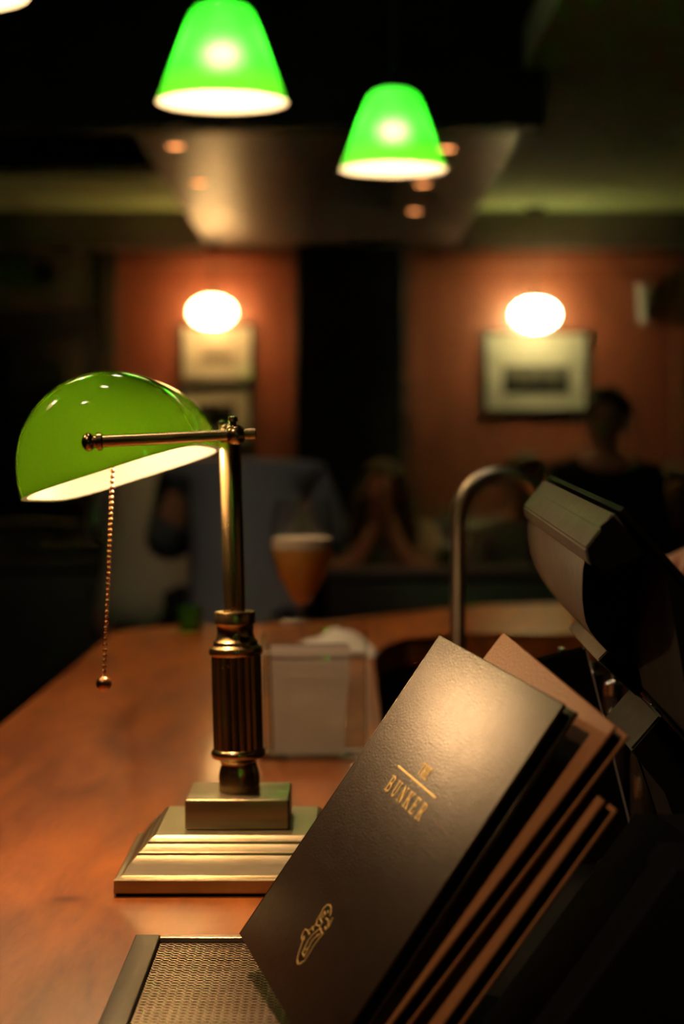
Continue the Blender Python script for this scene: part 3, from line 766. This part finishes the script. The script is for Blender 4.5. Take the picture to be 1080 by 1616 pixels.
obj('hinge_foot', bm, [M_plastic, M_black], pos, 30)
sc_p = [(0.1555, -0.0235), (0.1790, -0.0480), (0.184, -0.060), (0.194, -0.119), (0.2000, -0.1520), (0.300, -0.268), (0.345, -0.238)]
bm = loft_y(BM(), sc_p, 1.50, 1.112); obj('screen_body', bm, [M_black, M_black], pos, 30)
bm = loft_y(BM(), [(0.1572, -0.0222), (0.3450, -0.2362), (0.3475, -0.2340), (0.1597, -0.0200)], 1.502, 1.110); obj('screen_bezel', bm, [M_black, M_black], pos, 30)
# stand
nk = [(0.2010, -0.1640), (0.2250, -0.190), (0.262, -0.240), (0.262, -0.305), (0.235, -0.305), (0.205, -0.212), (0.182, -0.186)]
bm = loft_y(BM(), nk, 1.36, 1.24); bmesh.ops.bevel(bm, geom=bm.edges[:], offset=0.0015, segments=2, affect='EDGES')
obj('stand_neck', bm, [M_dkplastic, M_black], pos, 30)
obj('stand_foot', box2(BM(), (0.19, 1.13, 1.078), (0.42, 1.47, 1.094), 0.004), M_black, pos, 30)

# bitters bottles behind the terminal
def bottle(x, y, h, label, r=0.017):
    t = thing('bitters_bottle', label, 'bottle', (x, y, 1.078), group='dark bitters bottles behind the terminal')
    obj('body', lathe(BM(), [(0, 0), (r * .9, 0), (r, 0.004), (r, h * .58), (r * .85, h * .66), (r * .42, h * .74), (r * .40, h * .86), (0, h * .86)], 24), M_bottle, t, 50)
    obj('cap', lathe(BM(), [(r * .5, h * .85), (r * .52, h * .93), (r * .25, h * .95), (r * .2, h), (0, h)], 20), M_chrome, t, 40)
    return t
bottle(0.190, 1.70, 0.150, 'tallest dark bitters bottle with steel dasher, nearest the tap')
bottle(0.2085, 1.625, 0.146, 'dark bitters bottle with steel dasher, second from the tap')
bottle(0.236, 1.70, 0.128, 'short dark bitters bottle beside the grey stand')
bottle(0.252, 1.60, 0.120, 'shortest dark bitters bottle, mostly hidden by the grey stand')

# ------------------------------------------------------------------ swan neck tap
tp = thing('swan_neck_tap', 'satin metal swan neck tap rising behind the menus', 'tap', (0.131, 2.22, 0.90))
z_top = 1.372 - 0.90; R = 0.050
path = [(0, 0, 0.0), (0, 0, 0.1), (0, 0, 0.25), (0, 0, z_top - R)] + [(R - R * math.cos(a), 0, z_top - R + R * math.sin(a)) for a in [PI * i / 16 for i in range(1, 14)]]
p = Vector(path[-1]); d = Vector(path[-1]) - Vector(path[-2]); d.normalize()
path += [tuple(p + d * 0.03), tuple(p + d * 0.055)]
obj('spout', tube(BM(), path, 0.0088, 18), M_satin, tp, 50)
obj('base_flange', lathe(BM(), [(0, 0), (0.028, 0), (0.028, 0.006), (0.018, 0.012), (0.016, 0.05), (0.0085, 0.055), (0, 0.055)], 24), M_satin, tp, 40)
obj('lever', tube(BM(), [(0.0, -0.014, 0.035), (0.0, -0.04, 0.045), (0.0, -0.08, 0.06)], [0.006, 0.005, 0.004], 12), M_satin, tp, 40)

# ------------------------------------------------------------------ beer glass, holder, napkins, votive
gl = thing('beer_glass', 'stemmed tulip glass of amber beer on the bar behind the clear holder', 'glass', (-0.055, 2.70, 1.078))
go = [(0.0, 0.0), (0.036, 0.0), (0.0365, 0.002), (0.012, 0.006), (0.0055, 0.012), (0.0046, 0.04), (0.005, 0.085), (0.008, 0.100), (0.011, 0.108), (0.020, 0.125), (0.033, 0.148), (0.0415, 0.172), (0.0440, 0.190),
      (0.0435, 0.212), (0.0400, 0.236), (0.0355, 0.252)]
gi = [(0.0345, 0.252), (0.0388, 0.236), (0.0422, 0.212), (0.0427, 0.190), (0.0402, 0.172), (0.0317, 0.148), (0.0187, 0.125), (0.009, 0.110), (0.0, 0.107)]
obj('glass_body', lathe(BM(), go + gi, 40), M_glass, gl, 60)
obj('beer', lathe(BM(), [(0, 0.1078), (0.0088, 0.1105), (0.0184, 0.1255), (0.0313, 0.1485), (0.0398, 0.1725), (0.0418, 0.184), (0, 0.184)], 36), M_beer, gl, 60)
obj('foam', lathe(BM(), [(0, 0.1842), (0.0419, 0.1842), (0.0423, 0.191), (0.0419, 0.199), (0.030, 0.201), (0, 0.200)], 36), M_foam, gl, 60)

hd = thing('acrylic_holder', 'clear acrylic holder with grey card sheets standing on the bar behind the lamp', 'holder', (-0.029, 2.055, 1.078))
w, h_, dp, th = 0.112, 0.142, 0.060, 0.004
obj('front_panel', box2(BM(), (-w / 2, -dp / 2, 0.004), (w / 2, -dp / 2 + th, h_ * 0.78), 0.0006), M_acrylic, hd, 30)
obj('back_panel', box2(BM(), (-w / 2, dp / 2 - th, 0.004), (w / 2, dp / 2, h_), 0.0006), M_acrylic, hd, 30)
for s in (-1, 1):
    obj('side_panel', box2(BM(), (s * w / 2 - th / 2 - s * th / 2, -dp / 2 + th + 0.0002, 0.004), (s * w / 2 + th / 2 - s * th / 2, dp / 2 - th - 0.0002, h_ * 0.9), 0.0006), M_acrylic, hd, 30)
obj('bottom_panel', box2(BM(), (-w / 2, -dp / 2, 0), (w / 2, dp / 2, 0.0038), 0.0006), M_acrylic, hd, 30)
M_glint = glass_shade_mat('acrylic_edge_glint', (0.9, 0.88, 0.82), (0.95, 0.93, 0.9), (0.75, 0.72, 0.68), (0.4, 0.3), 0.2)  # whitish strips paint in the glint along the acrylic edges
obj('top_glint', box2(BM(), (-w / 2, -dp / 2, h_ * 0.78 + 0.0002), (w / 2, -dp / 2 + th, h_ * 0.78 + 0.0018)), M_glint, hd)
for s in (-1, 1):
    obj('side_glint', box2(BM(), (s * w / 2 - 0.0014 if s > 0 else -w / 2, -dp / 2 - 0.0016, 0.004), (w / 2 if s > 0 else -w / 2 + 0.0014, -dp / 2 - 0.0002, h_ * 0.78)), M_glint, hd)
for i, (y, tlt, mm) in enumerate(((-0.014, -4, M_card), (-0.002, -3, M_card), (0.012, -2, M_black))):
    o = tag(obj('card_sheet', prism(BM(), [(-0.042, 0), (0.030, 0), (0.038, 0.112), (-0.046, 0.112)], 0, 0.0012, M=Matrix.Rotation(PI / 2, 4, 'X')), mm, None),
            ('grey card standing frontmost in the clear acrylic holder', 'grey card standing in the middle of the clear acrylic holder', 'black card standing rearmost in the clear acrylic holder')[i], 'card', 'cards in the clear holder')
    o.location = (-0.029 - (0.003 if i == 2 else 0), 2.055 + y, 1.0825); o.rotation_euler = (math.radians(tlt), 0, math.radians(2 * i))

# crumpled napkin
bm = BM(); G = 18
vs = {}
rnd = random.Random(11)
for i in range(G + 1):
    for j in range(G + 1):
        u, v = i / G, j / G
        hgt = 0.030 * math.sin(PI * u) ** 0.7 * math.sin(PI * v) ** 0.6 + 0.008 * math.sin(9 * u + 4 * v) * math.sin(PI * u) + 0.005 * math.sin(14 * v - 5 * u) * math.sin(PI * v)
        vs[i, j] = bm.verts.new(((u - .5) * 0.12 * (1 + .1 * math.sin(5 * v)), (v - .5) * 0.14 * (1 + .12 * math.sin(6 * u)), max(hgt, 0.0) + 0.001))
for i in range(G):
    for j in range(G): bm.faces.new((vs[i, j], vs[i + 1, j], vs[i + 1, j + 1], vs[i, j + 1]))
o = tag(obj('napkin', bm, M_cloth, None, 180), 'crumpled white napkin lying on the bar behind the beer glass', 'napkin')
o.location = (-0.012, 3.08, 1.078); sm = o.modifiers.new('thick', 'SOLIDIFY'); sm.thickness = 0.001; sm.offset = 1

vt = thing('votive_candle', 'small green glass candle holder at the far bend of the bar', 'candle', (-0.268, 3.46, 1.078))
obj('glass_cup', lathe(BM(), [(0, 0), (0.018, 0), (0.021, 0.004), (0.023, 0.045), (0.0215, 0.045), (0.0195, 0.006), (0, 0.006)], 24), M_greenglass, vt, 50)
obj('wax', lathe(BM(), [(0, 0.0065), (0.019, 0.0065), (0.020, 0.022), (0, 0.022)], 20), M_mat, vt, 40)

# ------------------------------------------------------------------ seating beyond the bar
M_booth = pmat('dark_booth_leather', (0.028, 0.024, 0.021), 0.42, spec=0.5, noise=(40, 0.15), bump=(160, 0.3))
def booth(x0, x1, y, facing, label, top=1.08):
    t = thing('booth_bench', label, 'bench', ((x0 + x1) / 2, y, 0), group='dark leather booth benches')
    w = x1 - x0; s = facing
    obj('plinth', box(BM(), (w - 0.04, 0.46, 0.32), (0, s * 0.27, 0.16), None, 0.005), M_darkwood, t, 30)
    n = max(1, round(w / 0.7))
    for i in range(n):
        obj('seat_cushion', box(BM(), (w / n - 0.008, 0.5, 0.13), (-w / 2 + w / n * (i + .5), s * 0.30, 0.36), None, 0.03, 3), M_booth, t, 50)
        obj('back_cushion', box(BM(), (w / n - 0.008, 0.10, top - 0.50), (-w / 2 + w / n * (i + .5), s * 0.085, (top + 0.40) / 2), None, 0.03, 3), M_booth, t, 50)
    obj('back_board', box(BM(), (w, 0.03, top - 0.02), (0, 0.0, (top - 0.02) / 2), None, 0.004), M_darkwood, t, 30)
    obj('top_roll', tube(BM(), [(-w / 2, s * 0.02, top), (w / 2, s * 0.02, top)], 0.035, 14), M_booth, t, 50)
    return t
def table(x, y, label, w=0.7, d=0.62, h=0.76):
    t = thing('dining_table', label, 'table', (x, y, 0), group='dark tables between the booths')
    obj('table_top', box(BM(), (w, d, 0.035), (0, 0, h - 0.0175), None, 0.006), M_darkwood, t, 30)
    obj('pedestal', lathe(BM(), [(0, 0.02), (0.04, 0.02), (0.035, h - 0.05), (0.09, h - 0.036), (0, h - 0.036)], 20), M_black, t, 40)
    obj('foot', lathe(BM(), [(0, 0), (0.24, 0), (0.23, 0.015), (0.05, 0.025), (0, 0.025)], 28), M_black, t, 40)
    return t
booth(-1.75, -0.22, 6.62, 1, 'dark leather booth bench whose back hides the pair at the far table', 1.00)
booth(-0.05, 1.9, 6.62, 1, 'dark leather booth bench in front of the long haired woman', 0.97)
booth(-1.75, -0.22, 8.70, -1, 'dark leather booth bench against the red lit wall', 1.05)
booth(-0.05, 1.9, 8.70, -1, 'dark leather booth bench under the dark city print', 1.05)
table(-0.95, 7.5, 'dark table between the two booths under the stacked pictures')
table(0.30, 7.5, 'dark table before the long haired woman', 0.7)

# ------------------------------------------------------------------ people
M_skin = pmat('skin', (0.52, 0.24, 0.15), 0.5, noise=(30, 0.08))
M_hairb = pmat('brown_hair', (0.035, 0.02, 0.012), 0.5, noise=(60, 0.3, (1, 1, 0.1)))
M_hairk = pmat('black_hair', (0.008, 0.007, 0.006), 0.5, noise=(60, 0.3, (1, 1, 0.1)))
M_hairbl = pmat('light_hair', (0.075, 0.052, 0.025), 0.8, spec=0.15, noise=(60, 0.3, (1, 1, 0.1)))
M_eye = pmat('eye', (0.02, 0.02, 0.02), 0.2)
M_lips = pmat('lips', (0.35, 0.09, 0.07), 0.5)
def cloth_mat(name, c): return pmat(name, c, 0.85, spec=0.2, noise=(50, 0.12), bump=(220, 0.3))
M_sage = cloth_mat('sage_shirt', (0.60, 0.58, 0.42)); M_navy = cloth_mat('slate_blue_shirt', (0.20, 0.20, 0.26))
M_beige = cloth_mat('beige_top', (0.36, 0.27, 0.18)); M_kshirt = cloth_mat('black_shirt', (0.008, 0.008, 0.008))
M_grey = cloth_mat('grey_shirt', (0.22, 0.22, 0.18)); M_trs = cloth_mat('dark_trousers', (0.015, 0.015, 0.018))

def skinned(name, verts, edges, radii, mat, parent, root=0, sub=2):
    me = bpy.data.meshes.new(name); me.from_pydata([tuple(v) for v in verts], edges, [])
    o = bpy.data.objects.new(name, me); link(o)
    sk = o.modifiers.new('skin', 'SKIN'); sk.use_smooth_shade = True
    for i, sv in enumerate(me.skin_vertices[0].data):
        r = radii[i]; sv.radius = r if isinstance(r, tuple) else (r, r); sv.use_root = (i == root)
    ss = o.modifiers.new('sub', 'SUBSURF'); ss.levels = sub; ss.render_levels = sub
    dg = bpy.context.evaluated_depsgraph_get()
    nm = bpy.data.meshes.new_from_object(o.evaluated_get(dg))
    bpy.data.objects.remove(o); bpy.data.meshes.remove(me)
    nm.materials.clear(); nm.materials.append(mat); nm.shade_smooth(); nm.name = name
    o2 = bpy.data.objects.new(name, nm); link(o2, parent)
    return o2

def person(label, loc, yaw, seated, shirt, hair, long_hair=False, arms='table', head_turn=0.0, lean=0.0, sleeves='long', scale=1.0):
    """local frame: faces -Y, z up; loc is the floor point under the hips"""
    t = thing('person', label, 'person', loc, (0, 0, yaw)); t.scale = (scale,) * 3
    V, Ed, Rd = [], [], []
    def add(p, r, link_to=None):
        V.append(Vector(p)); Rd.append(r); i = len(V) - 1
        if link_to is not None: Ed.append((link_to, i))
        return i
    hz = seated + 0.125 if seated else 0.95; kz = hz - 0.04; drop = lean * lean * 1.2
    ly = -lean
    hip = add((0, 0, hz), (0.145, 0.105))
    waist = add((0, ly * 0.3, hz + 0.18), (0.125, 0.09), hip)
    chest = add((0, ly * 0.7, hz + 0.36), (0.155, 0.105), waist)
    uch = add((0, ly * 0.95, hz + 0.46 - drop * .6), (0.12, 0.085), chest)
    neck = add((0, ly * 1.15 - 0.005, hz + 0.535 - drop * 1.5), 0.052, uch)
    hb = Vector((0, ly * 1.7 - 0.015, hz + 0.60 - drop * 3.2))
    ct, st = math.cos(head_turn), math.sin(head_turn)
    def hp(x, y, z): return (hb.x + x * ct - y * st, hb.y + x * st + y * ct, hb.z + z)
    jaw = add(hp(0, -0.012, 0.01), (0.062, 0.068), neck)
    midh = add(hp(0, 0.0, 0.075), (0.078, 0.094), jaw)
    top = add(hp(0, 0.008, 0.145), (0.062, 0.078), midh)
    nose = add(hp(0, -0.108, 0.052), 0.013, midh)
    limbs = {}
    for s in (-1, 1):
        sh = add((s * 0.165, ly * 0.95, hz + 0.44 - drop * .6), 0.062, uch)
        if arms == 'chin':
            el = (s * 0.17, ly - 0.27, hz + 0.225); wr = (s * 0.035, ly * 1.0 - 0.19, hz + 0.46); pd = Vector((s * -0.1, 0.25, 1))
        elif arms == 'table':
            el = (s * 0.24, ly * 0.7 - 0.10, hz + 0.20); wr = (s * 0.13, ly - 0.34, hz + 0.26); pd = Vector((s * -0.3, -1, -0.05))
        elif arms == 'reach':
            el = ((s * 0.24, -0.08, hz + 0.18) if s > 0 else (s * 0.27, -0.12, hz + 0.20)); wr = ((s * 0.22, -0.28, hz + 0.12) if s > 0 else (s * 0.40, -0.30, hz + 0.335)); pd = Vector((-0.55 if s < 0 else 0, -0.8, -0.1))
        else:
            el = (s * 0.235, 0.03, hz + 0.16); wr = (s * 0.25, -0.05, hz - 0.08); pd = Vector((0, -0.15, -1))
        e = add(el, 0.044, sh); w_ = add(wr, 0.028, e)
        pd.normalize(); side = pd.cross(Vector((1, 0, 0)) if arms == 'chin' else Vector((0, 0, 1)))
        if side.length < 0.1: side = Vector((0, 1, 0))
        side.normalize()
        W0 = Vector(wr)
        palm = add(W0 + pd * 0.055, (0.036, 0.020), w_)
        nrm = pd.cross(side).normalized()
        for f, (off, ln) in enumerate(((-0.027, 0.068), (-0.009, 0.078), (0.009, 0.073), (0.027, 0.058))):
            b0 = add(W0 + pd * 0.085 + side * off, 0.0095, palm)
            b1 = add(W0 + pd * (0.085 + ln * .55) + side * off * 1.1 + nrm * 0.010, 0.0088, b0)
            add(W0 + pd * (0.085 + ln) + side * off * 1.1 + nrm * 0.028, 0.0075, b1)
        th = add(W0 + pd * 0.05 + side * -0.04, 0.011, palm)
        add(W0 + pd * 0.085 + side * -0.06 + nrm * 0.012, 0.009, th)
        limbs[s] = (V[sh].copy(), Vector(el), Vector(wr))
    for s in (-1, 1):
        a = add((s * 0.09, -0.01, hz - 0.05), 0.085, hip)
        if seated: kn, an = (s * 0.11, -0.42, kz), (s * 0.11, -0.40, max(0.09, kz - 0.43))
        else: kn, an = (s * 0.10, -0.02, 0.50), (s * 0.10, 0.01, 0.09)
        kq = add(kn, 0.058, a); aq = add(an, 0.038, kq); add((an[0], an[1] - 0.14, an[2] - 0.055), (0.036, 0.03), aq)
        limbs['l%d' % s] = (V[a].copy(), Vector(kn), Vector(an))
    body = skinned('body', V, Ed, Rd, M_skin, t)
    # face and ears
    for s in (-1, 1):
        obj('eye', sphere(BM(), 0.011, hp(s * 0.032, -0.082, 0.072), 10, 8), M_eye, t, 60)
        obj('ear', sphere(BM(), 0.03, hp(s * 0.078, 0.012, 0.055), 10, 8, (0.35, 0.6, 1)), M_skin, t, 60)
    obj('mouth', sphere(BM(), 0.022, hp(0, -0.074, 0.012), 12, 8, (1, 0.3, 0.3)), M_lips, t, 60)
    # hair: cap with the face left open
    bm = sphere(BM(), 0.1, hp(0, 0.018, 0.085), 24, 16, (0.86, 1.06, 1.06), (0, 0, head_turn))
    F = Vector((st, -ct, 0))
    c = Vector(hp(0, 0.014, 0.092))
    kill = [v for v in bm.verts if (v.co - c).dot(F) > 0.015 and v.co.z < c.z + 0.05 or v.co.z < c.z - 0.075]
    bmesh.ops.delete(bm, geom=kill, context='VERTS')
    h = obj('hair', bm, hair, t, 180); sm = h.modifiers.new('thick', 'SOLIDIFY'); sm.thickness = 0.016; sm.offset = 0
    if long_hair:
        for s in (-1, 1):
            obj('hair_lock', tube(BM(), [hp(s * 0.075, 0.03, 0.10), hp(s * 0.098, 0.03, 0.0), hp(s * 0.105, 0.02, -0.10), hp(s * 0.10, 0.0, -0.20), hp(s * 0.085, -0.01, -0.27)], [0.03, 0.04, 0.042, 0.034, 0.012], 12), hair, t, 60)
        obj('hair_fall', tube(BM(), [hp(0, 0.08, 0.09), hp(0, 0.10, -0.02), hp(0, 0.10, -0.14), hp(0, 0.095, -0.26)], [0.06, 0.075, 0.07, 0.03], 14), hair, t, 60)
    # clothes: shells just outside the body
    sv = [V[hip] + Vector((0, 0, -0.11)), V[waist], V[chest], V[uch] + Vector((0, 0, 0.01)), V[neck] + Vector((0, 0, 0.0))]
    sr = [(0.185, 0.145), (0.152, 0.118), (0.184, 0.134), (0.165, 0.122), 0.066]
    se = [(0, 1), (1, 2), (2, 3), (3, 4)]
    for s in (-1, 1):
        a, b, c_ = limbs[s]
        i = len(sv); sv += [a, b]; sr += [0.084, 0.060]; se += [(3, i), (i, i + 1)]
        if sleeves == 'long': sv.append(b.lerp(c_, 0.93)); sr.append(0.042); se.append((i + 1, i + 2))
        else: sv[-1] = a.lerp(b, 0.6); sr[-1] = 0.068
    skinned('shirt', sv, se, sr, shirt, t)
    tv = [V[hip] + Vector((0, 0, 0.10)), V[hip] + Vector((0, 0, -0.02))]; tr = [(0.135, 0.105), (0.165, 0.125)]; te = [(0, 1)]
    for s in (-1, 1):
        a, b, c_ = limbs['l%d' % s]
        i = len(tv); tv += [a, b, b.lerp(c_, 0.92)]; tr += [0.10, 0.075, 0.058]; te += [(1, i), (i, i + 1), (i + 1, i + 2)]
        obj('shoe', box(BM(), (0.09, 0.26, 0.075), (c_.x, c_.y - 0.07, c_.z - 0.05), None, 0.025, 3), M_black, t, 50)
    skinned('trousers', tv, te, tr, M_trs, t)
    return t
def bar_stool(x, y, label, h=0.80):
    t = thing('bar_stool', label, 'stool', (x, y, 0), group='dark bar stools')
    obj('seat', lathe(BM(), [(0, h - 0.06), (0.17, h - 0.06), (0.185, h - 0.04), (0.18, h - 0.01), (0.15, h), (0, h)], 28), M_booth, t, 50)
    for i in range(4):
        a = PI / 4 + PI / 2 * i
        obj('leg', tube(BM(), [(0.12 * math.cos(a), 0.12 * math.sin(a), h - 0.06), (0.2 * math.cos(a), 0.2 * math.sin(a), 0)], 0.014, 10), M_darkwood, t, 50)
    obj('foot_ring', tube(BM(), [(0.165 * math.cos(2 * PI * i / 28), 0.165 * math.sin(2 * PI * i / 28), 0.30) for i in range(28)], 0.008, 8, closed=True), M_satin, t, 50)
bar_stool(-0.26, 5.12, 'dark bar stool under the person in the slate blue shirt')
bar_stool(-0.60, 5.98, 'dark bar stool under the person in the sage shirt')
person('seated person in a slate blue shirt seen from behind beside the lamp pole', (-0.26, 5.12, 0), PI, 0.80, M_navy, M_hairb, lean=0.30)
person('seated person in a sage shirt hunched forward under the lamp shade', (-0.60, 5.98, 0), PI - 0.2, 0.80, M_sage, M_hairk, lean=0.28)
person('seated woman with hands clasped at her chin, facing the bar', (0.165, 8.38, 0), 0.0, 0.425, M_beige, M_hairbl, True, 'chin', -0.25, 0.12, 'short', 1.05)
person('seated person in a grey shirt behind the swan neck tap', (0.76, 8.38, 0), 0.1, 0.425, M_grey, M_hairbl, False, 'table', 0.0, 0.06, 'long', 1.04)
person('standing man in a black shirt before the panelled wall', (0.945, 7.05, 0), 0.1, 0, M_kshirt, M_hairk, False, 'down', -0.5, 0.0, 'long', 0.93)
person('seated person in a beige shirt half cut off beside the standing man', (1.37, 8.38, 0), 0.3, 0.425, M_beige, M_hairbl, False, 'table', 0.0, 0.06)
person('bartender in black of whom only a reaching hand shows beside the terminal', (0.80, 2.40, 0), 0.0, 0, M_kshirt, M_hairb, False, 'reach')
